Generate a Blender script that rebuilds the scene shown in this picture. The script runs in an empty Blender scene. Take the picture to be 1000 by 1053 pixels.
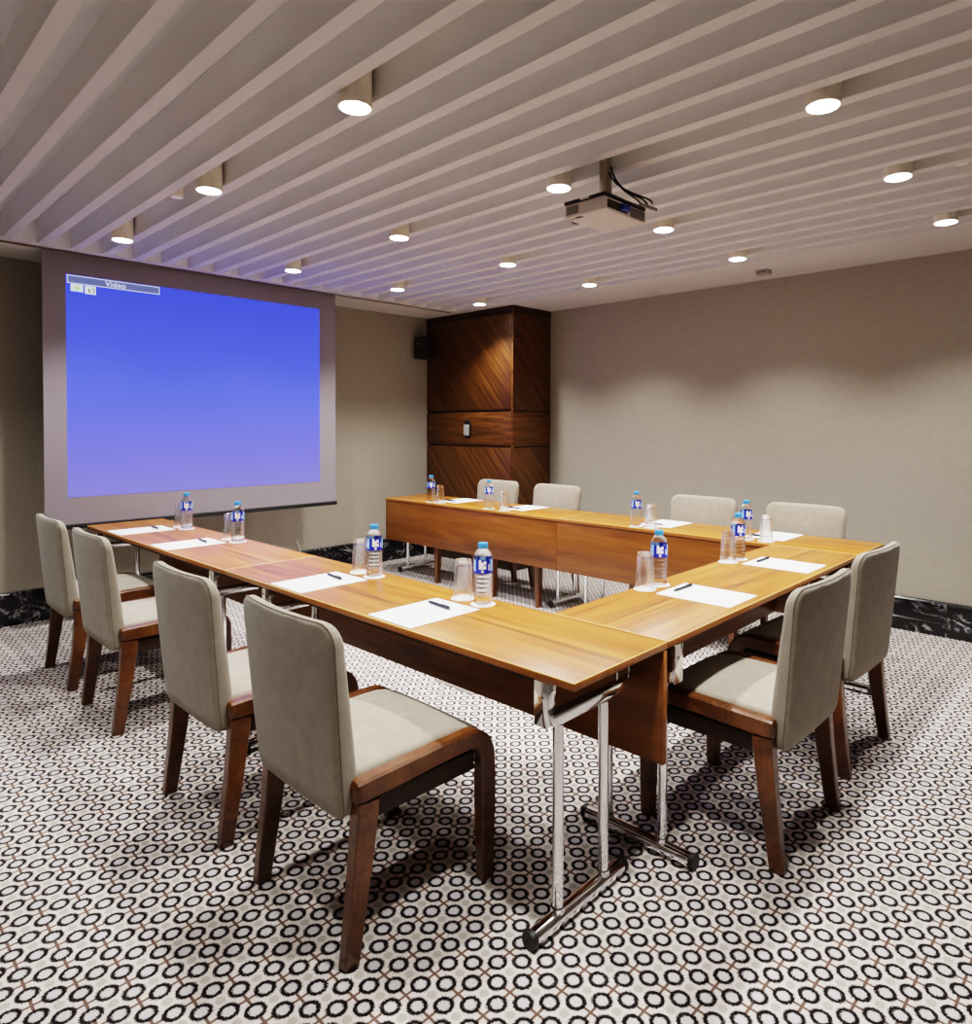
import bpy, bmesh, math, random
from mathutils import Vector, Matrix
random.seed(7)
PI = math.pi
SC = bpy.context.scene
COL = SC.collection

# ------------------------------------------------------------------ helpers
def finish(bm, name, mat, parent=None, smooth=True, angle=35):
    bmesh.ops.recalc_face_normals(bm, faces=bm.faces[:])
    me = bpy.data.meshes.new(name)
    bm.to_mesh(me); bm.free()
    mats = mat if isinstance(mat, (list, tuple)) else [mat]
    for m in mats: me.materials.append(m)
    if smooth:
        me.polygons.foreach_set('use_smooth', [True]*len(me.polygons))
        me.set_sharp_from_angle(angle=math.radians(angle))
    o = bpy.data.objects.new(name, me); COL.objects.link(o)
    if parent is not None: o.parent = parent
    return o

def tag(o, label, cat, group=None, kind=None):
    o['label'] = label; o['category'] = cat
    if group: o['group'] = group
    if kind: o['kind'] = kind
    return o

def empty(name, loc=(0,0,0), rz=0):
    o = bpy.data.objects.new(name, None); COL.objects.link(o)
    o.location = loc; o.rotation_euler = (0,0,rz); o.empty_display_size = .05
    return o

def copy_tree(o, parent=None):
    c = o.copy(); COL.objects.link(c)
    if parent is not None: c.parent = parent
    for ch in list(o.children): copy_tree(ch, c)
    return c

def add_box(bm, lo, hi, bevel=0, seg=2, mi=0):
    vs = [bm.verts.new((x,y,z)) for x in (lo[0],hi[0]) for y in (lo[1],hi[1]) for z in (lo[2],hi[2])]
    idx = [(0,1,3,2),(4,6,7,5),(0,4,5,1),(2,3,7,6),(0,2,6,4),(1,5,7,3)]
    fs = [bm.faces.new([vs[i] for i in q]) for q in idx]
    for f in fs: f.material_index = mi
    if bevel > 0:
        es = list({e for f in fs for e in f.edges})
        bmesh.ops.bevel(bm, geom=es, offset=bevel, segments=seg, profile=.5, affect='EDGES', clamp_overlap=True)
    return vs

def box_bm(lo, hi, bevel=0, seg=2):
    bm = bmesh.new(); add_box(bm, lo, hi, bevel, seg); return bm

def add_loft(bm, rings, caps=True, mi=0, closed=True):
    vr = [[bm.verts.new(p) for p in r] for r in rings]
    n = len(vr[0])
    for a, b in zip(vr, vr[1:]):
        for i in range(n if closed else n-1):
            f = bm.faces.new((a[i], a[(i+1)%n], b[(i+1)%n], b[i])); f.material_index = mi
    if caps:
        f = bm.faces.new(list(reversed(vr[0]))); f.material_index = mi
        f = bm.faces.new(vr[-1]); f.material_index = mi

def add_tube(bm, pts, r, n=12, mi=0, caps=True):
    pts = [Vector(p) for p in pts]
    rs = r if isinstance(r, (list, tuple)) else [r]*len(pts)
    rings = []; up = None
    for i, p in enumerate(pts):
        t = (pts[min(i+1, len(pts)-1)] - pts[max(i-1, 0)]).normalized()
        if up is None:
            up = Vector((0,0,1)) if abs(t.z) < .9 else Vector((1,0,0))
        a = (up - t*up.dot(t)).normalized(); up = a; b = t.cross(a)
        rings.append([p + rs[i]*(a*math.cos(2*PI*k/n) + b*math.sin(2*PI*k/n)) for k in range(n)])
    add_loft(bm, rings, caps, mi)

def add_lathe(bm, prof, n=24, c=(0,0,0), mi=0, caps=True):
    rings = [[(c[0]+r*math.cos(2*PI*k/n), c[1]+r*math.sin(2*PI*k/n), c[2]+z) for k in range(n)] for r, z in prof]
    add_loft(bm, rings, caps, mi)

def slice_bm(bm, axis, positions):
    no = Vector((0,0,0)); no[axis] = 1
    for p in positions:
        co = Vector((0,0,0)); co[axis] = p
        bmesh.ops.bisect_plane(bm, geom=bm.verts[:]+bm.edges[:]+bm.faces[:], plane_co=co, plane_no=no, dist=1e-6)

def frange(a, b, n): return [a+(b-a)*i/(n-1) for i in range(n)]

# ------------------------------------------------------------------ materials
class NT:
    def __init__(s, name):
        s.m = bpy.data.materials.new(name); s.m.use_nodes = True
        s.t = s.m.node_tree; s.n = s.t.nodes; s.l = s.t.links
        s.b = next(x for x in s.n if x.type == 'BSDF_PRINCIPLED')
        s.out = next(x for x in s.n if x.type == 'OUTPUT_MATERIAL')
    def node(s, typ, **kw):
        x = s.n.new(typ)
        for k, v in kw.items(): setattr(x, k, v)
        return x
    def link(s, a, b): s.l.new(a, b)
    def coord(s, kind='Object', scale=(1,1,1), rot=(0,0,0), loc=(0,0,0)):
        tc = s.node('ShaderNodeTexCoord'); mp = s.node('ShaderNodeMapping')
        s.link(tc.outputs[kind], mp.inputs[0])
        mp.inputs['Scale'].default_value = scale; mp.inputs['Rotation'].default_value = rot; mp.inputs['Location'].default_value = loc
        return mp.outputs[0]
    def noise(s, vec, scale, detail=4, rough=.5, dist=0):
        x = s.node('ShaderNodeTexNoise'); s.link(vec, x.inputs['Vector'])
        x.inputs['Scale'].default_value = scale; x.inputs['Detail'].default_value = detail
        x.inputs['Roughness'].default_value = rough; x.inputs['Distortion'].default_value = dist
        return x.outputs['Fac']
    def ramp(s, fac, stops, interp='LINEAR'):
        x = s.node('ShaderNodeValToRGB'); s.link(fac, x.inputs[0]); cr = x.color_ramp; cr.interpolation = interp
        while len(cr.elements) < len(stops): cr.elements.new(.5)
        for e, (p, c) in zip(cr.elements, stops): e.position = p; e.color = (*c, 1)
        return x.outputs[0]
    def math(s, op, a, b=None, c=None):
        x = s.node('ShaderNodeMath', operation=op)
        for i, v in enumerate((a, b, c)):
            if v is None: continue
            if isinstance(v, (int, float)): x.inputs[i].default_value = v
            else: s.link(v, x.inputs[i])
        return x.outputs[0]
    def mix(s, fac, a, b, blend='MIX'):
        x = s.node('ShaderNodeMix', data_type='RGBA', blend_type=blend)
        ins = [x.inputs[0], x.inputs[6], x.inputs[7]]
        for i, v in zip(ins, (fac, a, b)):
            if isinstance(v, (int, float)): i.default_value = v
            elif isinstance(v, tuple): i.default_value = (*v, 1)
            else: s.link(v, i)
        return x.outputs[2]
    def base(s, v):
        if isinstance(v, tuple): s.b.inputs['Base Color'].default_value = (*v, 1)
        else: s.link(v, s.b.inputs['Base Color'])
    def set(s, **kw):
        for k, v in kw.items(): s.b.inputs[k.replace('_', ' ')].default_value = v
        return s
    def bump(s, h, strength=.2, dist=.01):
        x = s.node('ShaderNodeBump'); s.link(h, x.inputs['Height'])
        x.inputs['Strength'].default_value = strength; x.inputs['Distance'].default_value = dist
        s.link(x.outputs[0], s.b.inputs['Normal'])

def lin(r, g, b):
    f = lambda c: c/12.92 if c <= .04045 else ((c+.055)/1.055)**2.4
    return tuple(f(c/255) for c in (r, g, b))

def plain(name, rgb, rough=.5, metal=0, noise=0.06, nscale=40):
    m = NT(name); v = m.coord('Object')
    f = m.noise(v, nscale, 3)
    a = tuple(max(0, c*(1-noise)) for c in rgb); b = tuple(min(1, c*(1+noise)) for c in rgb)
    m.base(m.ramp(f, [(.3, a), (.7, b)])); m.set(Roughness=rough, Metallic=metal)
    return m.m

def wood(name, dark, mid, light, stretch=(.6, 9, 9), rough=.35, coat=0, rot=(0,0,0), scale=2.2, fine=1.0, kind='Object'):
    m = NT(name); v = m.coord(kind, scale=stretch, rot=rot)
    f1 = m.noise(v, scale, 6, .6, .6)
    v2 = m.coord(kind, scale=(stretch[0]*1.6, stretch[1]*7, stretch[2]*7), rot=rot)
    f2 = m.noise(v2, scale*1.6, 3, .55)
    f = m.math('ADD', m.math('MULTIPLY', f1, .72), m.math('MULTIPLY', f2, .28*fine))
    m.base(m.ramp(f, [(.32, dark), (.47, mid), (.64, light)]))
    m.set(Roughness=rough, Coat_Weight=coat); m.b.inputs['Coat Roughness'].default_value = .12
    m.bump(f2, .05, .002)
    return m.m

M = {}
M['table'] = wood('teak_laminate', lin(86,44,11), lin(148,89,28), lin(180,117,44), stretch=(.45,9,9), rough=.36, fine=1.0)
M['table_edge'] = wood('teak_edge_band', lin(128,74,28), lin(160,98,44), lin(178,116,60), rough=.3)
M['table_line'] = plain('pale_edge_line', lin(232,184,112), .35)
M['board'] = wood('teak_panel', lin(82,44,14), lin(118,69,25), lin(140,88,36), stretch=(.5,5,5), rough=.4)
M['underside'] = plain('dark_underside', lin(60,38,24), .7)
M['walnut'] = wood('walnut_frame', lin(56,31,13), lin(86,50,23), lin(118,74,37), stretch=(5,2.5,2.5), rough=.33, coat=.2, scale=3)
M['apron'] = wood('walnut_apron', lin(38,22,11), lin(54,33,18), lin(70,44,24), stretch=(5,2.5,2.5), rough=.5, scale=3)
M['pillar_h'] = wood('pillar_horizontal_veneer', lin(54,30,10), lin(86,52,20), lin(118,76,32), stretch=(1.2,1.2,14), rough=.38)
def diag_veneer():
    m = NT('pillar_diagonal_veneer'); tc = m.node('ShaderNodeTexCoord'); sep = m.node('ShaderNodeSeparateXYZ'); m.link(tc.outputs['Object'], sep.inputs[0])
    a = math.radians(48); h = m.math('ADD', sep.outputs[0], sep.outputs[1])
    across = m.math('ADD', m.math('MULTIPLY', h, math.sin(a)), m.math('MULTIPLY', sep.outputs[2], math.cos(a)))
    along = m.math('SUBTRACT', m.math('MULTIPLY', h, math.cos(a)), m.math('MULTIPLY', sep.outputs[2], math.sin(a)))
    cb = m.node('ShaderNodeCombineXYZ'); m.link(m.math('MULTIPLY', across, 62), cb.inputs[0]); m.link(m.math('MULTIPLY', along, 1.2), cb.inputs[1])
    n = m.noise(cb.outputs[0], 1.6, 5, .6)
    wn = m.node('ShaderNodeTexWhiteNoise', noise_dimensions='1D'); st = m.math('MULTIPLY', across, 1/.034); m.link(m.math('FLOOR', st), wn.inputs['W'])
    f = m.math('ADD', m.math('MULTIPLY', n, .88), m.math('MULTIPLY', wn.outputs[0], .12))
    col = m.ramp(f, [(.3, lin(48,27,9)), (.5, lin(84,51,20)), (.68, lin(122,80,35))])
    line = m.math('LESS_THAN', m.math('FRACT', st), .07)
    m.base(m.mix(m.math('MULTIPLY', line, .55), col, lin(40,22,8))); m.set(Roughness=.38)
    return m.m
M['pillar_d'] = diag_veneer()
M['pillar_e'] = wood('pillar_dark_edge', lin(36,20,9), lin(50,29,13), lin(66,40,18), stretch=(8,8,1), rough=.42)
M['chrome'] = plain('polished_chrome', (.86,.86,.87), .07, 1, .02)
M['rubber'] = plain('black_rubber', (.012,.012,.013), .5)
M['black'] = plain('black_plastic', (.014,.015,.016), .45)
M['navy'] = plain('dark_pen_plastic', lin(22,24,44), .3)
M['silver'] = plain('silver_plastic', lin(190,190,192), .35, .3)
M['beige_plastic'] = plain('ivory_enamel', lin(238,230,212), .5)
M['white_plastic'] = plain('white_plastic', lin(232,228,222), .45)
M['proj_case'] = plain('projector_case', lin(192,184,178), .5)
M['pole'] = plain('galvanised_steel', lin(186,176,154), .45, .3)
M['cap'] = plain('light_blue_cap', lin(62,142,208), .35)
M['blue'] = plain('blue_label', lin(10,40,170), .35)
M['lblue'] = plain('pale_blue_print', lin(150,200,245), .4)
M['white'] = plain('white_print', lin(248,248,250), .5)
M['vga'] = plain('blue_connector', lin(30,50,140), .4)
M['sensor'] = plain('grey_sensor_casing', lin(158,148,142), .5)
M['slot'] = plain('slot_shade_tone', lin(96,84,80), .6)  # dark tone of the strip that paints the slot's shade
M['grille'] = plain('grey_grille', lin(120,116,108), .6)
M['port'] = plain('dark_port_recess', lin(58,52,42), .6)

def fabric(name, rgb, scale=420):
    m = NT(name); v = m.coord('Object')
    w = m.noise(m.coord('Object', scale=(1,1,3)), scale, 2)
    w2 = m.noise(m.coord('Object', scale=(3,3,1)), scale, 2)
    big = m.noise(v, 22, 4)
    f = m.math('ADD', m.math('MULTIPLY', m.math('ADD', w, w2), .33), m.math('MULTIPLY', big, .34))
    a = tuple(c*.82 for c in rgb); b = tuple(min(1,c*1.14) for c in rgb)
    m.base(m.ramp(f, [(.38, a), (.62, b)])); m.set(Roughness=.92, Sheen_Weight=.25)
    m.bump(m.math('ADD', w, w2), .12, .002)
    return m.m
M['fabric'] = fabric('taupe_upholstery', lin(148,139,124))
M['piping'] = fabric('taupe_piping', lin(112,103,92))

def wallpaper():
    m = NT('beige_woven_wallpaper')
    a = m.noise(m.coord('Object', scale=(3,3,60)), 5, 4); b = m.noise(m.coord('Object', scale=(60,60,3)), 5, 4)
    f = m.math('MULTIPLY', m.math('ADD', a, b), .5)
    m.base(m.ramp(f, [(.35, lin(152,145,132)), (.65, lin(168,161,148))]))
    m.set(Roughness=.85); m.bump(f, .06, .003)
    return m.m
M['wall'] = wallpaper()
m = NT('ceiling_paint_shade_lift'); f = m.noise(m.coord('Object'), 3, 3)
m.base(m.ramp(f, [(.3, lin(230,229,227)), (.7, lin(234,233,231))])); m.set(Roughness=.8); M['ceil'] = m.m  # slat sides and recess coloured lighter to offset the shade between slats
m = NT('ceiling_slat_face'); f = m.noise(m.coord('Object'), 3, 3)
m.base(m.ramp(f, [(.3, lin(198,194,191)), (.7, lin(204,200,197))])); m.set(Roughness=.8); M['ceil_face'] = m.m  # same ceiling, toned darker on undersides to even out the shading

def marble():
    m = NT('black_marble')
    v = m.coord('Object', scale=(1,1,1.6))
    n = m.noise(v, 3.2, 8, .62, 2.2)
    ridge = m.math('ABSOLUTE', m.math('SUBTRACT', n, .5))
    mask = m.noise(v, 5.5, 3)
    vein = m.ramp(ridge, [(0, (1,1,1)), (.012, (.25,.25,.25)), (.03, (0,0,0))])
    vm = m.math('MULTIPLY', vein, m.ramp(mask, [(.45, (0,0,0)), (.62, (1,1,1))]))
    m.base(m.mix(vm, (.009,.009,.010), lin(190,190,195))); m.set(Roughness=.18)
    return m.m
M['marble'] = marble()

def carpet():
    m = NT('ring_pattern_carpet')
    sp = .0661
    tc = m.node('ShaderNodeTexCoord'); sep = m.node('ShaderNodeSeparateXYZ'); m.link(tc.outputs['Object'], sep.inputs[0])
    x = m.math('SUBTRACT', sep.outputs[0], -1.525); y = m.math('SUBTRACT', sep.outputs[1], 1.216)
    c = math.sqrt(.5)/sp
    u = m.math('MULTIPLY', m.math('ADD', x, y), c); v = m.math('MULTIPLY', m.math('SUBTRACT', x, y), c)
    def cell(q): return m.math('SUBTRACT', m.math('FRACT', m.math('ADD', q, .5)), .5)
    ru, rv = cell(u), cell(v)
    jag = m.noise(tc.outputs['Object'], 260, 1)
    r = m.math('SQRT', m.math('ADD', m.math('MULTIPLY', ru, ru), m.math('MULTIPLY', rv, rv)))
    r = m.math('ADD', r, m.math('MULTIPLY', m.math('SUBTRACT', jag, .5), .24))
    def step(q, t, w): return m.ramp(m.math('MULTIPLY', m.math('SUBTRACT', q, t-w), 1/(2*w)), [(0, (0,0,0)), (1, (1,1,1))])
    outer = step(r, .412, .02); inner = step(r, .228, .02)
    ring = m.math('SUBTRACT', inner, outer)
    gu, gv = cell(m.math('ADD', u, .5)), cell(m.math('ADD', v, .5))
    au, av = m.math('ABSOLUTE', gu), m.math('ABSOLUTE', gv)
    # corner parity
    ku = m.math('FLOOR', m.math('ADD', u, 0)); kv = m.math('FLOOR', m.math('ADD', v, 0))
    par = m.math('ABSOLUTE', m.math('MODULO', m.math('ADD', ku, kv), 2))
    d = m.math('ADD', m.math('ABSOLUTE', m.math('SUBTRACT', au, av)), m.math('MULTIPLY', m.math('SUBTRACT', jag, .5), .05))
    arm = m.math('SUBTRACT', 1, step(d, .085, .015))
    near = m.math('SUBTRACT', 1, step(m.math('MAXIMUM', au, av), .25, .01))
    cross = m.math('MULTIPLY', m.math('MULTIPLY', arm, near), m.math('LESS_THAN', par, .5))
    gr = m.math('SQRT', m.math('ADD', m.math('MULTIPLY', gu, gu), m.math('MULTIPLY', gv, gv)))
    gr = m.math('ADD', gr, m.math('MULTIPLY', m.math('SUBTRACT', jag, .5), .14))
    blob = m.math('MULTIPLY', m.math('SUBTRACT', 1, step(gr, .19, .03)), m.math('GREATER_THAN', par, .5))
    n2 = m.noise(tc.outputs['Object'], 90, 3)
    ground = m.ramp(n2, [(.35, lin(220,211,198)), (.65, lin(232,219,216))])
    ground = m.mix(m.math('SUBTRACT', 1, outer), ground, lin(210,204,206))
    col = m.mix(blob, ground, lin(182,176,164))
    col = m.mix(cross, col, lin(106,84,74))
    col = m.mix(ring, col, lin(22,15,15))
    pile = m.noise(tc.outputs['Object'], 700, 2)
    col = m.mix(.18, col, m.ramp(pile, [(.3, (.3,.3,.3)), (.7, (1,1,1))]), 'MULTIPLY')
    m.base(col); m.set(Roughness=.95, Sheen_Weight=.1); m.b.inputs['Specular IOR Level'].default_value = .1
    m.bump(pile, .3, .004)
    return m.m
M['carpet'] = carpet()

def clear(name, ior, mixv, tint=(1,1,1)):
    m = NT(name)
    m.base(tint); m.set(Roughness=0.0, IOR=ior, Transmission_Weight=1)
    tr = m.node('ShaderNodeBsdfTransparent'); mx = m.node('ShaderNodeMixShader'); mx.inputs[0].default_value = mixv
    m.link(m.b.outputs[0], mx.inputs[1]); m.link(tr.outputs[0], mx.inputs[2]); m.link(mx.outputs[0], m.out.inputs[0])
    return m.m
M['bottle'] = clear('clear_bottle_water', 1.28, .35, (.97,.98,1))
M['glass'] = clear('clear_drinking_glass', 1.45, .5)

def emit(name, rgb, strength, base=(.8,.8,.8)):
    m = NT(name); m.base(base)
    f = m.noise(m.coord('Object'), 30, 1)
    m.link(m.ramp(f, [(.3, tuple(c*.97 for c in rgb)), (.7, rgb)]), m.b.inputs['Emission Color'])
    m.b.inputs['Emission Strength'].default_value = strength
    return m.m
M['lamp'] = emit('lamp_diffuser', (1,.97,.9), 14)

m = NT('paper_white'); f = m.noise(m.coord('Object'), 60, 2)
m.base(m.ramp(f, [(.3, lin(246,246,246)), (.7, lin(252,252,252))])); m.set(Roughness=.7); M['paper'] = m.m

m = NT('screen_fabric'); f = m.noise(m.coord('Object'), 200, 2)
m.base(m.ramp(f, [(.3, lin(136,128,135)), (.7, lin(142,134,141))])); m.set(Roughness=.9); M['screen'] = m.m
m = NT('projected_blue')
sep = m.node('ShaderNodeSeparateXYZ'); tc = m.node('ShaderNodeTexCoord'); m.link(tc.outputs['Generated'], sep.inputs[0])
f = sep.outputs[2]
c = m.ramp(f, [(0, lin(108,104,212)), (.2, lin(94,94,236)), (.45, lin(74,88,252)), (1, lin(58,70,228))])
m.base(lin(30,30,70)); m.set(Roughness=.9)
m.link(c, m.b.inputs['Emission Color']); m.b.inputs['Emission Strength'].default_value = .70; M['proj_blue'] = m.m
M['osd_bar'] = emit('on_screen_bar_grey', lin(70,82,130), .7, (.1,.1,.15))
M['osd_line'] = emit('on_screen_outline', lin(190,200,235), .8, (.3,.3,.3))
M['osd_white'] = emit('on_screen_icon_white', lin(190,205,210), .75, (.3,.3,.3))
M['osd_green'] = emit('on_screen_icon_green', lin(150,190,110), .7, (.2,.3,.1))
M['osd_dark'] = emit('on_screen_icon_dark', lin(60,64,72), .6, (.1,.1,.1))

# ------------------------------------------------------------------ room shell
XA, XR, YF, YB = -6.068, 1.9, -1.5, 5.367
ZC, ZR = 2.638, 2.80
S0, SP, SW = .508, .1901, .055
XB = -5.453
def struct(bm, name, mat, smooth=False, parent=None):
    o = finish(bm, name, mat, parent, smooth)
    if parent is None: o['kind'] = 'structure'
    return o
bm = box_bm((XA-.1, YF-.1, -.08), (XR+.1, YB+.1, 0)); o = struct(bm, 'floor', M['carpet']); tag(o, 'carpet floor with rows of dark rings on cream', 'floor')
bm = box_bm((XA-.1, YF-.1, 0), (XA, YB+.1, ZR+.1)); tag(struct(bm, 'wall_left', M['wall']), 'beige papered wall behind the projection screen', 'wall')
bm = box_bm((XA, YB, 0), (XR, YB+.1, ZR+.1)); tag(struct(bm, 'wall_back', M['wall']), 'long beige papered wall behind the far chairs', 'wall')
bm = box_bm((XA, YF-.1, 0), (XR, YF, ZR+.1)); struct(bm, 'wall_front', M['wall'])
bm = box_bm((XR, YF-.1, 0), (XR+.1, YB+.1, ZR+.1)); struct(bm, 'wall_right', M['wall'])
# ceiling: recess slab, slats, soffits with the screen slot
bm = bmesh.new()
add_box(bm, (XA, YF, ZR), (XR, YB, ZR+.1))
k = -10
while k <= 21:
    y = S0 + k*SP
    add_box(bm, (XB, y, ZC), (XR, y+SW, ZR))
    k += 1
YS = 4.69
add_box(bm, (XB-.07, YF, ZC), (XB, YS, ZR))                     # beam where the slats end
add_box(bm, (XA, YF, ZC), (XB-.17, YB, ZR))                      # soffit above the screen wall
add_box(bm, (XB-.17, YS, ZC), (XR, YB, ZR))                      # soffit along the back wall
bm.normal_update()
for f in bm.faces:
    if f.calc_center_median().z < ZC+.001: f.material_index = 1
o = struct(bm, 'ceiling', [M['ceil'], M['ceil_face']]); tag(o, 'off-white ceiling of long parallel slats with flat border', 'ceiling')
bm = box_bm((XB-.108, YF, ZC-.004), (XB-.066, YS, ZC+.05), .001)  # dark strip added to stand for the shaded gap of the screen slot
tag(struct(bm, 'slot_shade_strip', M['slot']), 'dark strip standing for the shade in the ceiling screen slot', 'trim')
# black marble skirting: plinth, body, stepped cap, swept along the wall
def skirting(name, p0, p1, nrm, label):
    prof = [(0,0),(.036,0),(.036,.088),(.030,.094),(.024,.098),(.024,.200),(.030,.206),(.030,.222),(.022,.234),(0,.236)]
    bm = bmesh.new()
    rings = [[(p[0]+nrm[0]*d, p[1]+nrm[1]*d, z) for d, z in prof] for p in (p0, p1)]
    add_loft(bm, rings)
    tag(struct(bm, name, M['marble']), label, 'baseboard')
skirting('baseboard_left', (XA, YF), (XA, 4.79), (1, 0), 'black marble baseboard under the screen wall')
skirting('baseboard_back', (-4.69, YB), (XR, YB), (0, -1), 'black veined marble baseboard under the long back wall')

# ------------------------------------------------------------------ downlights
def make_downlight():
    r = empty('downlight')
    bm = bmesh.new()
    add_lathe(bm, [(.061, .2), (.061, 0), (.059, -.002), (.052, -.002), (.050, .004), (.048, .014)], 36, caps=False)
    finish(bm, 'housing', M['beige_plastic'], r)
    bm = bmesh.new(); add_lathe(bm, [(.054, -.0025), (.0535, -.0045), (.046, -.0045), (.0455, -.002)], 36, caps=False)
    finish(bm, 'rim', M['lamp'], r)
    bm = bmesh.new(); add_lathe(bm, [(.0475, .002), (.0475, .004)], 36)
    finish(bm, 'diffuser', M['lamp'], r)
    return r
LX = [-4.79, -3.465, -2.17, -.915]; LY = [.44, 1.39, 2.53, 3.48, 4.43]
row_n = ['row overhead past the top edge', 'row nearest the camera', 'second row from the camera', 'third row from the camera', 'row along the back wall']
col_n = ['beside the screen', 'second from the screen', 'third from the screen', 'farthest from the screen']
ld = bpy.data.lights.new('downlight_beam', 'SPOT'); ld.energy = 62; ld.color = (1, .97, .935); ld.spot_size = math.radians(116); ld.spot_blend = .7; ld.shadow_soft_size = .045
ld0 = ld.copy(); ld0.name = 'dimmed_downlight_beam'; ld0.energy = 22
proto = None
for j, y in enumerate(LY):
    for i, x in enumerate(LX):
        if proto is None: o = proto = make_downlight()
        else: o = copy_tree(proto)
        o.location = (x, y, 2.602)
        if j == 0 and i == 2: lab = 'round ceiling downlight just cut off by the top left edge of the picture'
        else: lab = 'round ceiling downlight, %s, %s' % (row_n[j], col_n[i])
        tag(o, lab, 'ceiling light', 'lit cylinder downlights in the ceiling')
        l = bpy.data.objects.new('downlight_beam', ld0 if j == 0 else ld); COL.objects.link(l); l.location = (x, y, 2.592)
# small detectors between the slats
for (x, y, lab) in [(-3.884, 1.39, 'small round ceiling detector between slats left of a front-row downlight'),
                    (-.70, 3.67, 'small round ceiling detector between slats at the right edge'),
                    (-3.82, 3.67, 'small round ceiling detector between slats above the far chairs')]:
    bm = bmesh.new(); add_lathe(bm, [(.034, .14), (.034, .012), (.030, .002), (.022, 0)], 24)
    o = finish(bm, 'ceiling_detector', M['beige_plastic']); o.location = (x, y, 2.66)
    tag(o, lab, 'detector', 'ceiling detectors')
o = empty('ceiling_sensor', (-2.25, 5.03, ZC), 0)
tag(o, 'small grey rectangular sensor on the flat ceiling border near back wall', 'sensor')
finish(box_bm((-.05,-.035,-.036), (.05,.035,0), .006), 'casing', M['sensor'], o)
finish(box_bm((-.038,-.0375,-.028), (.038,-.0352,-.010), .0005), 'slot_cover', M['grille'], o)

# ------------------------------------------------------------------ projection screen
XS = XB - .14
scr = empty('projection_screen', (XS, 2.24, .72))
tag(scr, 'pull-down projection screen showing a blue image, hanging from the ceiling slot', 'projection screen')
def L(y, z): return (y-2.24, z-.72)
def quad_box(bm, x0, x1, y0, y1, z0, z1, mi=0, bevel=0):
    a = L(y0, z0); b = L(y1, z1); add_box(bm, (x0, a[0], a[1]), (x1, b[0], b[1]), bevel, 2, mi)
bm = bmesh.new(); quad_box(bm, -.002, 0, 1.132, 3.368, .745, 2.79); finish(bm, 'screen_fabric', M['screen'], scr)
bm = bmesh.new(); quad_box(bm, -.012, .010, 1.122, 3.378, .712, .745, 0, .005); finish(bm, 'bottom_bar', M['black'], scr)
SB = (1.268, 3.206, .935, 2.492)
bm = bmesh.new(); quad_box(bm, .0005, .0015, *SB); img = finish(bm, 'projected_image', M['proj_blue'], scr, False)
bm = bmesh.new(); y0, y1, z0, z1 = 1.276, 1.87, 2.432, 2.488
quad_box(bm, .002, .0025, y0, y1, z0, z1, 0)
t = .004
for a in [(y0, y1, z1-t, z1), (y0, y1, z0, z0+t), (y0, y0+t, z0, z1), (y1-t, y1, z0, z1)]: quad_box(bm, .002, .0032, *a, mi=1)
finish(bm, 'title_bar', [M['osd_bar'], M['osd_line']], img, False)
for (ya, yb, za, zb, kind) in [(1.297, 1.372, 2.378, 2.428, 0), (1.382, 1.449, 2.37, 2.428, 1)]:
    bm = bmesh.new(); quad_box(bm, .002, .0028, ya, yb, za, zb, 0)
    cy, cz = (ya+yb)/2, (za+zb)/2
    if kind == 0:
        quad_box(bm, .0028, .0034, cy-.010, cy+.014, cz-.012, cz+.012, 1); quad_box(bm, .0028, .0034, cy-.018, cy-.010, cz-.004, cz+.006, 1)
    else:
        quad_box(bm, .0028, .0034, cy-.012, cy-.006, cz-.016, cz+.010, 2); quad_box(bm, .0028, .0034, cy-.012, cy+.012, cz-.018, cz-.013, 2)
        quad_box(bm, .0028, .0034, cy-.006, cy+.008, cz-.008, cz+.004, 1)
        quad_box(bm, .0028, .0034, cy+.010, cy+.016, cz+.010, cz+.018, 2); quad_box(bm, .0028, .0034, cy+.018, cy+.024, cz-.02, cz+.014, 2)
    finish(bm, 'icon', [M['osd_white'], M['osd_green'], M['osd_dark']], img, False)
cu = bpy.data.curves.new('caption_text', 'FONT'); cu.body = 'Video'; cu.size = .056; cu.align_x = 'CENTER'; cu.align_y = 'CENTER'; cu.extrude = .0003
tmp = bpy.data.objects.new('tmp_text', cu); COL.objects.link(tmp); bpy.context.view_layer.update()
me = bpy.data.meshes.new_from_object(tmp.evaluated_get(bpy.context.evaluated_depsgraph_get())); bpy.data.objects.remove(tmp)
me.name = 'caption_text'; me.materials.clear(); me.materials.append(M['osd_line'])
cap = bpy.data.objects.new('caption_text', me); COL.objects.link(cap); cap.parent = img
a = L(1.575, 2.459); cap.location = (.0036, a[0], a[1]); cap.rotation_euler = (PI/2, 0, PI/2)

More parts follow.
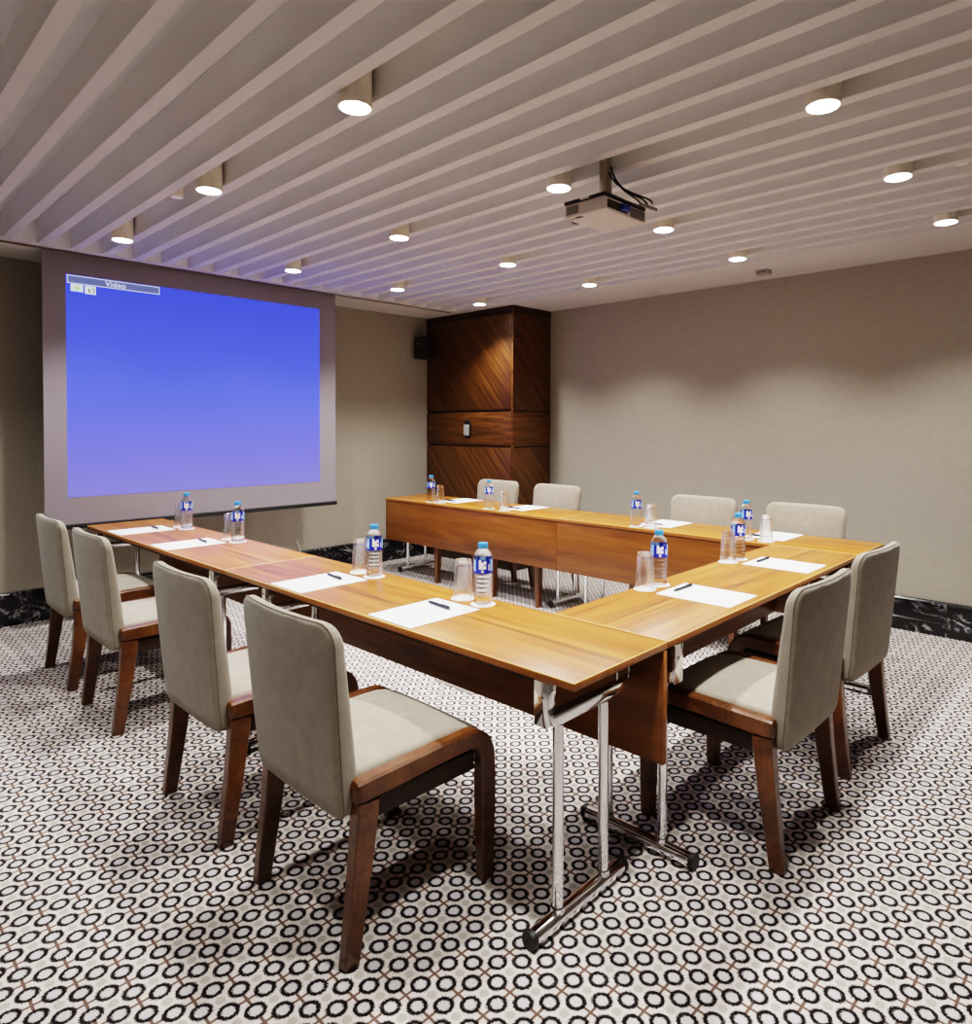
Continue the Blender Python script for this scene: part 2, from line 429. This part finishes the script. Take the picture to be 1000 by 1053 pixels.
# ------------------------------------------------------------------ wood pillar
px0, px1, py0, py1 = XA+.003, -4.70, 4.80, YB-.003
pil = empty('wood_pillar', ((px0+px1)/2, (py0+py1)/2, 0)); tag(pil, 'dark veneered pillar with diagonal grain panels in the room corner', 'pillar', kind='thing')
W2, D2 = (px1-px0)/2, (py1-py0)/2
bm = bmesh.new(); add_box(bm, (-W2+.012, -D2+.014, 0), (W2-.010, D2, ZC-.004)); 
add_box(bm, (-W2, -D2, 2.575), (W2, D2, ZC-.002), .004)
add_box(bm, (-W2, -D2, 0), (W2, D2, .20), .004)
finish(bm, 'carcass', M['pillar_e'], pil)
bands = [(.205, 1.222, 'd'), (1.242, 1.582, 'h'), (1.606, 2.57, 'd')]
for z0, z1, g in bands:
    bm = box_bm((-W2+.002, -D2, z0), (W2-.035, -D2+.024, z1), .014, 2)
    finish(bm, 'front_panel', M['pillar_'+g], pil)
    bm = box_bm((W2-.016, -D2+.004, z0), (W2, D2-.02, z1), .004, 2)
    finish(bm, 'side_panel', M['pillar_'+g], pil)
bm = box_bm((W2-.032, -D2-.002, .205), (W2-.002, -D2+.016, 2.57), .003); finish(bm, 'corner_stile', M['pillar_h'], pil)
# controller on the pillar
o = empty('wall_controller', (-5.368, py0-.001, 1.34)); tag(o, 'small silver handset in a dark holder on the wood pillar', 'controller')
bm = bmesh.new()
pts = [( .05*math.cos(a), .02+.05*math.sin(a)) for a in frange(PI, 2*PI, 9)] + [(.05*math.cos(a), .115+.05*math.sin(a)) for a in frange(0, PI, 9)]
add_loft(bm, [[(x, d, z) for x, z in pts] for d in (-.012, 0)]); finish(bm, 'backplate', M['black'], o)
bm = box_bm((-.037, -.032, 0), (.037, -.013, .115), .007); finish(bm, 'handset', M['silver'], o)
bm = box_bm((.02, -.038, .095), (.052, -.0325, .112), .003); finish(bm, 'clip', M['white_plastic'], o)
# wall loudspeaker
o = empty('loudspeaker', (XA+.003, 4.655, 2.29)); tag(o, 'small black loudspeaker mounted on the wall beside the wood pillar', 'loudspeaker')
bm = bmesh.new(); add_box(bm, (.06, -.08, -.12), (.20, .08, .12), .012, 2); finish(bm, 'cabinet', M['black'], o)
finish(box_bm((.2005, -.068, -.105), (.207, .068, .105), .006), 'speaker_grille', M['rubber'], o)
finish(box_bm((0, -.03, -.05), (.061, .03, .05), .004), 'wall_mount', M['rubber'], o)
finish(box_bm((.135, -.083, .03), (.152, -.0802, .046), .001), 'badge', M['white_plastic'], o)
# cable end on the screen wall
bm = bmesh.new(); add_tube(bm, [(0,0,0), (.006,-.010,.03), (.010,-.022,.06), (.008,-.034,.085), (.0045,-.040,.11)], .005, 8)
o = finish(bm, 'wall_cable', M['white_plastic']); o.location = (XA+.04, 3.25, .236); tag(o, 'thin white cable hanging down the screen wall above the baseboard', 'cable')

# ------------------------------------------------------------------ ceiling projector
pr = empty('projector', (-1.925, 2.58, 2.40)); tag(pr, 'white ceiling projector with cables hanging from a steel pole', 'projector')
finish(box_bm((-.118, -.163, 0), (.118, .163, .062), .010, 3), 'body', M['proj_case'], pr)
bm = bmesh.new(); add_box(bm, (-.118, -.163, .0625), (.118, .163, .078), .004); add_box(bm, (-.09, -.12, .0785), (.06, .12, .096), .006)
finish(bm, 'top_cover', M['black'], pr)
bm = bmesh.new(); add_box(bm, (-.022, -.021, .0965), (.022, .021, .40), .003); finish(bm, 'mount_pole', M['pole'], pr)
bm = bmesh.new()
for z in (.13, .21, .225):
    for x in (-.014, .012): add_lathe(bm, [(.004, 0), (.004, .003)], 8, (0,0,0))
bm.free()
finish(box_bm((.112, -.145, .012), (.1195, .01, .05), .002), 'port_recess', M['port'], pr)
finish(box_bm((.1198, -.05, .018), (.14, .005, .046), .004), 'video_plug', M['vga'], pr)
finish(box_bm((.112, .03, .008), (.1195, .15, .052), .002), 'vent_grille', M['grille'], pr)
finish(box_bm((-.10, -.1645, .012), (-.03, -.162, .05), .002), 'side_vent', M['grille'], pr)
bm = bmesh.new(); add_tube(bm, [(-.119, -.06, .03), (-.14, -.06, .03)], [.03, .028], 20); finish(bm, 'projector_lens', M['black'], pr)
bm = bmesh.new(); add_box(bm, (-.06, -.15, -.0015), (-.03, -.13, 0)); add_box(bm, (-.098, -.14, -.0015), (-.02, -.135, 0)); finish(bm, 'underside_latch', M['black'], pr)
finish(box_bm((-.02, -.1655, .066), (.03, -.162, .075), .001), 'label_plate', M['white_plastic'], pr)
for q, (ys, zs) in enumerate([(.0, .25), (.012, .23), (-.012, .22)]):
    bm = bmesh.new(); pts = []
    A, B, Cc, Dd = Vector((.03, ys, zs)), Vector((.06, ys+.02, .11)), Vector((.13+.02*q, .05+.05*q, .12)), Vector((.16, .07+.04*q, .055+.015*q))
    for s in frange(0, 1, 12): pts.append(A*(1-s)**3 + 3*B*s*(1-s)**2 + 3*Cc*s*s*(1-s) + Dd*s**3)
    add_tube(bm, pts, .0045, 8); finish(bm, 'cable', M['black'], pr)
bm = bmesh.new(); add_tube(bm, [(.16, .05, .06), (.17, .17, .06)], .008, 8); finish(bm, 'cable_tie_bar', M['grille'], pr)

# ------------------------------------------------------------------ tables
TX, TY, TW, TL, TL2, PSI, TZ = -1.1661, 1.4342, .496, 2.1697, 2.029, .0175, .74
def T(a, b, z=0):
    c, s = math.cos(PSI), math.sin(PSI); return Vector((TX+c*a-s*b, TY+s*a+c*b, z))
def make_table(length, in_lo, in_hi):
    r = empty('folding_table'); h = length/2 - .002; w = TW/2 - .001
    # tabletop: slab with a thin pale edge line along its upper rim
    bm = bmesh.new(); add_box(bm, (-h, -w, TZ-.024), (h, w, TZ), .0025, 2)
    for f in bm.faces:
        if abs(f.normal.z) < .2: f.material_index = 1
        elif f.normal.z > .2 and f.normal.z < .99: f.material_index = 2
    bm.normal_update()
    for f in bm.faces:
        n = f.normal; f.material_index = 0
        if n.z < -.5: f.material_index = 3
        elif abs(n.z) < .2: f.material_index = 1
        elif .2 <= n.z < .98: f.material_index = 2
    finish(bm, 'tabletop', [M['table'], M['table_edge'], M['table_line'], M['underside']], r)
    bm = bmesh.new(); add_box(bm, (-h, w-.026, .338), (h, w-.004, .7125), .002, 2)
    bm.normal_update()
    for f in bm.faces:
        f.material_index = 1 if abs(f.normal.x) > .5 or abs(f.normal.z) > .5 else 0
    finish(bm, 'modesty_panel', [M['board'], M['table_edge']], r)
    finish(box_bm((-h+.16, -w+.07, .672), (h-.16, -w+.09, .7155), .002), 'support_rail', M['underside'], r)
    for s in (-1, 1):
        x = h-in_hi if s > 0 else -h+in_lo; y0 = -w
        bm = bmesh.new()
        add_box(bm, (x-.0175, y0+.004, .594), (x+.0175, y0+.440, .630), .003)
        xb = x - s*.030                       # hinge brackets sit a little inboard of the posts
        for yy in (y0+.018, y0+.425):
            for xx in (xb-.026, xb+.020):
                add_box(bm, (xx, yy-.016, .588), (xx+.006, yy+.016, .7155), .002)
            add_tube(bm, [(xb-.031, yy, .685), (xb+.031, yy, .685)], .009, 10)
            add_box(bm, (xb-.0195, yy-.012, .69), (xb+.0195, yy+.012, .7155), .002)
            add_tube(bm, [(xb, yy, .612), (x, yy, .612)], .012, 12)
        add_box(bm, (xb-.026, y0-.003, .585), (xb+.026, y0+.0015, .7155), .0015)
        add_tube(bm, [(xb, y0-.0075, .668), (xb, y0-.003, .668)], .008, 12)
        fr = finish(bm, 'leg_frame', M['chrome'], r)
        for yy in (.040, .262):
            bm = bmesh.new(); add_tube(bm, [(x, y0+yy, .052), (x, y0+yy, .591)], .0165, 16); add_tube(bm, [(x, y0+yy, .045), (x, y0+yy, .060)], .021, 16)
            finish(bm, 'post', M['chrome'], fr)
        bm = bmesh.new(); add_tube(bm, [(x, y0-.068, .026), (x, y0+.350, .026)], .024, 16); finish(bm, 'foot_bar', M['chrome'], fr)
        for ya, yb in ((-.086, -.0685), (.3505, .368)):
            bm = bmesh.new(); add_tube(bm, [(x, y0+ya, .0255), (x, y0+yb, .0255)], [.0255, .0255], 16); add_box(bm, (x-.014, y0+min(ya, yb)+.002, 0), (x+.014, y0+max(ya, yb)-.002, .02), .002)
            finish(bm, 'foot_cap', M['rubber'], fr)
    return r
t1 = make_table(TL, .385, .090)
GT = 'folding tables set in a U shape'
def place(o, a, b, rz, label):
    o.location = T(a, b); o.rotation_euler = (0, 0, rz+PSI); tag(o, label, 'table', GT)
place(t1, -TL/2, TW/2, 0, 'wooden folding table at the front, its chrome end legs nearest the camera')
t2 = make_table(TL, .17, .11); place(t2, -1.5*TL, TW/2, 0, 'wooden folding table of the front row beside the screen')
t3 = make_table(TL2, .034, .04); place(t3, -TW/2, TW+TL2/2, PI/2, 'wooden folding table on the right joining the front and far rows')
t4 = make_table(TL, .165, .055); place(t4, -1.5*TL, TW*1.5+TL2, PI, 'wooden folding table of the far row in front of the wood pillar')
t5 = make_table(TL, .085, .11); place(t5, -TL/2, TW*1.5+TL2, PI, 'wooden folding table of the far row at the right-hand corner')

# ------------------------------------------------------------------ chairs
def sweep_rect(bm, path, hw, hh, cx, ch=.006):
    """path: (y,z) points; rectangular section hw wide in x, hh[i] half height along the path normal"""
    rings = []
    n = len(path)
    for i, (y, z) in enumerate(path):
        a = path[max(i-1, 0)]; b = path[min(i+1, n-1)]
        ty, tz = b[0]-a[0], b[1]-a[1]; l = math.hypot(ty, tz); ty /= l; tz /= l
        ny, nz = -tz, ty
        w = hw[i] if isinstance(hw, list) else hw; h = hh[i] if isinstance(hh, list) else hh
        c = min(ch, w*.5, h*.5)
        sec = [(-w, -h+c), (-w, h-c), (-w+c, h), (w-c, h), (w, h-c), (w, -h+c), (w-c, -h), (-w+c, -h)]
        xo = cx[i] if isinstance(cx, list) else cx
        rings.append([(xo+u, y+ny*v, z+nz*v) for u, v in sec])
    add_loft(bm, rings)

def make_chair():
    r = empty('dining_chair')
    # seat: bevelled slab, domed, falling over the front edge
    bm = box_bm((-.229, -.222, .425), (.229, .262, .503), .016, 3)
    slice_bm(bm, 0, frange(-.2, .2, 9)); slice_bm(bm, 1, frange(-.19, .24, 12))
    for v in bm.verts:
        if v.co.z > .455:
            v.co.z += .016*(1-(v.co.x/.235)**2)*(1-max(0, (abs(v.co.y-.0)/.26))**3)
        if v.co.y > .14:
            k = (v.co.y-.14)/.122
            v.co.z -= .034*k*k if v.co.z > .455 else .006*k
    finish(bm, 'seat', M['fabric'], r, angle=60)
    # backrest: rounded slab, tapering down, curved in plan, leaning back
    H0, H1 = .385, .926
    bm = bmesh.new()
    def outline(ins):
        pts = []; hw1, hw0, rad, rb = .260-ins, .238-ins, .055, .03
        zt, zb = H1-ins, H0+ins
        for a in frange(0, PI/2, 6): pts.append((hw1-rad+rad*math.cos(a), zt-rad+rad*math.sin(a)))
        for x in frange(hw1-rad, -(hw1-rad), 9)[1:-1]: pts.append((x, zt))
        for a in frange(PI/2, PI, 6): pts.append((-hw1+rad+rad*math.cos(a), zt-rad+rad*math.sin(a)))
        for s in frange(0, 1, 9)[1:-1]: pts.append((-(hw1+(hw0-hw1)*s), zt-rad+(zb+rb-zt+rad)*s))
        for a in frange(PI, 1.5*PI, 5): pts.append((-hw0+rb+rb*math.cos(a), zb+rb+rb*math.sin(a)))
        for x in frange(-(hw0-rb), hw0-rb, 9)[1:-1]: pts.append((x, zb))
        for a in frange(1.5*PI, 2*PI, 5): pts.append((hw0-rb+rb*math.cos(a), zb+rb+rb*math.sin(a)))
        for s in frange(0, 1, 9)[1:-1]: pts.append((hw0+(hw1-hw0)*s, zb+rb+(zt-rad-zb-rb)*s))
        return pts
    TH = .066
    rings = [[(x, d, z) for x, z in outline(i)] for i, d in [(.014, 0), (.004, .004), (0, .012), (0, TH-.022), (.005, TH-.008), (.018, TH)]]
    add_loft(bm, rings)
    slice_bm(bm, 0, frange(-.22, .22, 12)); slice_bm(bm, 2, frange(.44, .86, 10))
    def shape(x, d, z):
        t = (z-H0)/(H1-H0)
        y = -.266 - .062*t + d*(1.12-.50*t)
        y += .030*(x/.28)**2*(.25+.75*t)
        if d > TH*.6: y += .010*(1-(x/.28)**2)*math.sin(PI*min(1, max(0, t)))
        return y
    for v in bm.verts: v.co.y = shape(v.co.x, v.co.y, v.co.z)
    bk = finish(bm, 'backrest', M['fabric'], r, angle=50)
    bm = bmesh.new()
    ol = outline(-.0008); pts = [(x, shape(x, .0125, z), z) for x, z in ol]; pts.append(pts[0])
    add_tube(bm, pts, .0022, 6, caps=False); finish(bm, 'piping', M['piping'], bk)
    # frame under the seat
    bm = bmesh.new()
    for s in (-1, 1): add_box(bm, (s*.236-.010, -.2, .362), (s*.236+.010, .212, .420), .002)
    add_box(bm, (-.225, .19, .362), (.225, .212, .420), .002); add_box(bm, (-.225, -.2, .362), (.225, -.178, .384), .002)
    add_box(bm, (-.225, -.17, .40), (.225, .185, .4245))
    finish(bm, 'seat_frame', M['apron'], r)
    for s in (-1, 1):
        # side rail: rounded rear end, straight run, bending down into the front leg
        path = [(-.232, .462), (-.226, .462), (-.21, .4625), (-.10, .465), (.04, .470), (.14, .4715)]
        hh = [.022, .029, .031, .031, .030, .0295]; hw = [.014, .020, .0228, .0228, .0228, .0228]
        cy, cz, R = .170, .3905, .081
        for a in frange(PI/2, 0, 9):
            path.append((cy+R*math.cos(a), cz+R*math.sin(a))); hh.append(.030); hw.append(.0228)
        path.append((cy+R, .345)); hh.append(.031); hw.append(.0228)
        bm = bmesh.new(); sweep_rect(bm, path, hw, hh, s*.2525, .007); finish(bm, 'side_rail', M['walnut'], r, angle=40)
        bm = bmesh.new(); sweep_rect(bm, [(.2510, .3445), (.2515, .25), (.252, .006), (.252, 0)], [.0225, .022, .018, .016], [.030, .029, .024, .022], s*.2525, .004)
        finish(bm, 'leg', M['walnut'], r, angle=40)
        bm = bmesh.new(); sweep_rect(bm, [(-.192, .4305), (-.194, .40), (-.210, .25), (-.243, .006), (-.244, 0)], [.022, .022, .020, .017, .015], [.034, .034, .030, .024, .022], s*.2515, .004)
        finish(bm, 'leg', M['walnut'], r, angle=40)
    return r
ch0 = make_chair(); GC = 'upholstered dining chairs around the U of tables'
chairs = [
    (-1.822, 1.225, 0, 'taupe upholstered chair nearest the camera, at the front table beside the chrome end legs'),
    (-2.590, 1.218, .008, 'taupe upholstered chair at the front row, second from the camera'),
    (-3.800, 1.235, 0, 'taupe upholstered chair at the front row, second from the screen'),
    (-4.575, 1.235, -.005, 'taupe upholstered chair at the front row, closest to the screen'),
    (-1.135, 2.395, PI/2, 'taupe upholstered chair on the right side, nearer the camera'),
    (-1.175, 3.172, PI/2-.02, 'taupe upholstered chair on the right side, nearer the back wall'),
    (-4.60, 4.222, PI+PSI, 'taupe upholstered chair at the far row, in front of the wood pillar panels'),
    (-3.875, 4.235, PI+PSI, 'taupe upholstered chair at the far row, second from the screen, by the pillar side'),
    (-2.475, 4.26, PI+PSI, 'taupe upholstered chair at the far row, third from the screen, against beige wall'),
    (-1.73, 4.274, PI+PSI, 'taupe upholstered chair at the far row, nearest the right-hand corner'),
]
for i, (x, y, rz, lab) in enumerate(chairs):
    o = ch0 if i == 0 else copy_tree(ch0)
    o.location = (x, y, 0); o.rotation_euler = (0, 0, rz); tag(o, lab, 'chair', GC)

# ------------------------------------------------------------------ place settings
def make_bottle():
    r = empty('water_bottle')
    prof = [(.004, .0), (.026, .0), (.034, .004), (.036, .014)]
    z = .018
    for k in range(6):
        prof += [(.037, z+.003), (.037, z+.011), (.0345, z+.0145), (.0345, z+.016)]; z += .0175
    prof += [(.0365, .128), (.0365, .176), (.037, .182), (.0355, .192), (.030, .206), (.021, .217), (.0155, .221), (.0155, .226), (.002, .226)]
    bm = bmesh.new(); add_lathe(bm, prof, 32); finish(bm, 'bottle_body', M['bottle'], r, angle=50)
    n = 48; z0, z1 = .126, .180; rows = 12
    def bit(i, j):
        u = i/n*3 % 1.0        # the print repeats three times round the bottle
        v = j/rows
        if .30 < u < .40 and .30 < v < .92: return 1
        if .42 < u < .52 and .30 < v < .80: return 1
        if .56 < u < .64 and (.30 < v < .52 or .60 < v < .85): return 1
        if .40 < u < .54 and .06 < v < .20: return 1
        if (u < .12 or u > .88) and .15 < v < .95: return 2
        if .78 < u < .86 and .2 < v < .6: return 1
        return 0
    bm = bmesh.new()
    vs = [[bm.verts.new((.0378*math.cos(2*PI*i/n), .0378*math.sin(2*PI*i/n), z0+(z1-z0)*j/rows)) for i in range(n)] for j in range(rows+1)]
    for j in range(rows):
        for i in range(n):
            f = bm.faces.new((vs[j][i], vs[j][(i+1)%n], vs[j+1][(i+1)%n], vs[j+1][i])); f.material_index = bit(i, j)
    finish(bm, 'label_band', [M['blue'], M['white'], M['lblue']], r)
    bm = bmesh.new(); add_lathe(bm, [(.0185, .2205), (.0195, .222), (.0195, .240), (.018, .2425), (.010, .2428)], 28); finish(bm, 'bottle_cap', M['cap'], r)
    return r
def make_glass():
    bm = bmesh.new()   # an upturned tumbler: rim down, thick base up
    add_lathe(bm, [(.0405, .0005), (.042, .001), (.0335, .155), (.031, .158), (.004, .158)], 32, caps=False)
    add_lathe(bm, [(.004, .132), (.029, .132), (.0315, .128), (.0405, .0005)], 32, caps=False)
    top = [v for v in bm.verts if abs(v.co.z-.158) < 1e-5 and abs(math.hypot(v.co.x, v.co.y)-.004) < 1e-4]
    ins = [v for v in bm.verts if abs(v.co.z-.132) < 1e-5 and abs(math.hypot(v.co.x, v.co.y)-.004) < 1e-4]
    bmesh.ops.contextual_create(bm, geom=top); bmesh.ops.contextual_create(bm, geom=ins)
    bmesh.ops.remove_doubles(bm, verts=bm.verts[:], dist=1e-5)
    return finish(bm, 'drinking_glass', M['glass'], angle=40)
def make_coaster():
    bm = bmesh.new(); n = 64
    rr = [.0485 + .0018*math.cos(16*2*PI*k/n) for k in range(n)]
    add_loft(bm, [[(rr[k]*math.cos(2*PI*k/n), rr[k]*math.sin(2*PI*k/n), z) for k in range(n)] for z in (.0003, .0018)])
    return finish(bm, 'paper_coaster', M['paper'], angle=30)
def make_paper():
    bm = box_bm((-.127, -.166, .0003), (.127, .166, .0032), .0006, 1)
    return finish(bm, 'writing_pad', M['paper'], None, False)
def make_pen():
    r = empty('ballpoint_pen')
    bm = bmesh.new(); add_tube(bm, [(-.075,0,.0065), (-.068,0,.0065), (-.055,0,.0065), (.05,0,.0065), (.072,0,.0065)], [.0012,.003,.0058,.0062,.0055], 12); finish(bm, 'barrel', M['navy'], r)
    bm = bmesh.new(); add_box(bm, (.02,-.0018,.0129), (.07,.0018,.0147), .0005); add_box(bm, (.062,-.0018,.0118), (.07,.0018,.0147), .0004); finish(bm, 'clip', M['black'], r)
    bm = bmesh.new(); add_tube(bm, [(.0722,0,.0065), (.08,0,.0065)], .0028, 10); finish(bm, 'push_button', M['silver'], r)
    return r
pb, pg, pc, pp, pn = make_bottle(), make_glass(), make_coaster(), make_paper(), make_pen()
first = {'b':1,'g':1,'c':1,'p':1,'n':1}
def inst(k, proto):
    if first[k]: first[k] = 0; return proto
    return copy_tree(proto)
PLACES = {
 'L4': 'in the front row, nearest the camera',
 'L3': 'in the front row, second from the camera',
 'L2': 'in the front row, second from the screen',
 'L1': 'in the front row, closest to the screen',
 'R1': 'on the right-hand table, nearer the camera',
 'R2': 'on the right-hand table, nearer the back wall',
 'B1': 'in the far row, closest to the screen',
 'B2': 'in the far row, second from the screen',
 'B3': 'in the far row, third from the screen',
 'B4': 'in the far row, nearest the right-hand corner'}
# key: pad centre, pad turn, bottle, glass, pen centre, pen turn
SET = {}
inn = lambda x, y: None
for k, px, bx in (('L4', -2.025, -1.948), ('L3', -2.762, -2.675), ('L2', -4.205, -4.07), ('L1', -4.97, -4.83)):
    a = px - TX
    P = T(a, .176); B = T(bx-TX, .408)
    SET[k] = (P, PSI+random.uniform(-.02,.02), B, B+Vector((-.128, .008, 0)), T(a-.02, .262), PSI-.06+random.uniform(-.05,.05))
for k, y, by, gy in (('R1', 2.572, 2.598, 2.490), ('R2', 3.405, 3.395, 3.285)):
    b = y - TY
    SET[k] = (T(-.200, b), PI/2+PSI, T(-.442, by-TY), T(-.445, gy-TY), T(-.318, b+.015), PI/2-.02)
for k, px, bx, gx in (('B1', -4.755, -4.895, -4.78), ('B2', -3.94, -4.135, -3.96), ('B3', -2.565, -2.66, -2.545), ('B4', -1.77, -1.85, -1.725)):
    yo = TW*2+TL2
    SET[k] = (T(px-TX, yo-.185), PI+PSI, T(bx-TX, yo-.425), T(gx-TX, yo-.415), T(px-TX-.035, yo-.285), PSI+PI+.04)
for k, (P, pr_, B, G, N, nr) in SET.items():
    w = PLACES[k]
    o = inst('p', pp); o.location = (P.x, P.y, TZ); o.rotation_euler = (0,0,pr_); tag(o, 'blank white writing pad '+w, 'notepad', 'writing pads on the tables')
    o = inst('n', pn); o.location = (N.x, N.y, TZ+.0033); o.rotation_euler = (0,0,nr); tag(o, 'dark ballpoint pen lying on the pad '+w, 'pen', 'pens on the writing pads')
    o = inst('c', pc); o.location = (B.x, B.y, TZ); tag(o, 'round white coaster under the bottle '+w, 'coaster', 'paper coasters')
    o = inst('b', pb); o.location = (B.x, B.y, TZ+.0019); o.rotation_euler = (0,0, math.atan2(-B.y, -B.x) - math.radians(50) + random.uniform(-.25,.25)); tag(o, 'water bottle with blue label and cap '+w, 'water bottle', 'water bottles on the tables')
    o = inst('c', pc); o.location = (G.x, G.y, TZ); o.rotation_euler = (0,0,.3); tag(o, 'round white coaster under the glass '+w, 'coaster', 'paper coasters')
    o = inst('g', pg); o.location = (G.x, G.y, TZ+.0014); tag(o, 'upturned clear drinking glass '+w, 'drinking glass', 'upturned glasses on the tables')

# floor power box
o = empty('floor_box', (-2.84, 2.585, 0)); tag(o, 'square floor outlet box with grey metal frame set in the carpet', 'floor box')
bm = bmesh.new()
for a in [((-.15,-.15,0),(.15,-.125,.004)), ((-.15,.125,0),(.15,.15,.004)), ((-.15,-.1249,0),(-.125,.1249,.004)), ((.125,-.1249,0),(.15,.1249,.004))]: add_box(bm, a[0], a[1], .001, 1)
finish(bm, 'box_frame', M['grille'], o)
finish(box_bm((-.124,-.124,0), (.124,.124,.003)), 'lid', M['white_plastic'], o)

# ------------------------------------------------------------------ camera and view
F, CX, CY = 698.81, 545.94, 451.13
cam = bpy.data.cameras.new('camera'); co = bpy.data.objects.new('camera', cam); COL.objects.link(co)
cam.sensor_fit = 'HORIZONTAL'; cam.sensor_width = 36; cam.lens = F*36/1000
cam.shift_x = (500-CX)/1000; cam.shift_y = (CY-526.5)/1000; cam.clip_start = .05
yaw, pitch, roll = .7491, -.0192, .0026
fw = Vector((-math.sin(yaw)*math.cos(pitch), math.cos(yaw)*math.cos(pitch), math.sin(pitch)))
rt = Vector((math.cos(yaw), math.sin(yaw), 0)); up = rt.cross(fw)
# roll: image axes turn by +roll
c, s = math.cos(roll), math.sin(roll)
rt2 = rt*c + up*s; up2 = up*c - rt*s
mat = Matrix((( rt2.x, up2.x, -fw.x), (rt2.y, up2.y, -fw.y), (rt2.z, up2.z, -fw.z))).to_4x4()
mat.translation = Vector((0, 0, 1.4459)); co.matrix_world = mat
SC.camera = co
w = bpy.data.worlds.new('world'); SC.world = w; w.use_nodes = True
w.node_tree.nodes['Background'].inputs[0].default_value = (.05,.05,.05,1)
SC.view_settings.view_transform = 'Filmic'
SC.view_settings.look = 'High Contrast'
SC.view_settings.exposure = 0.95
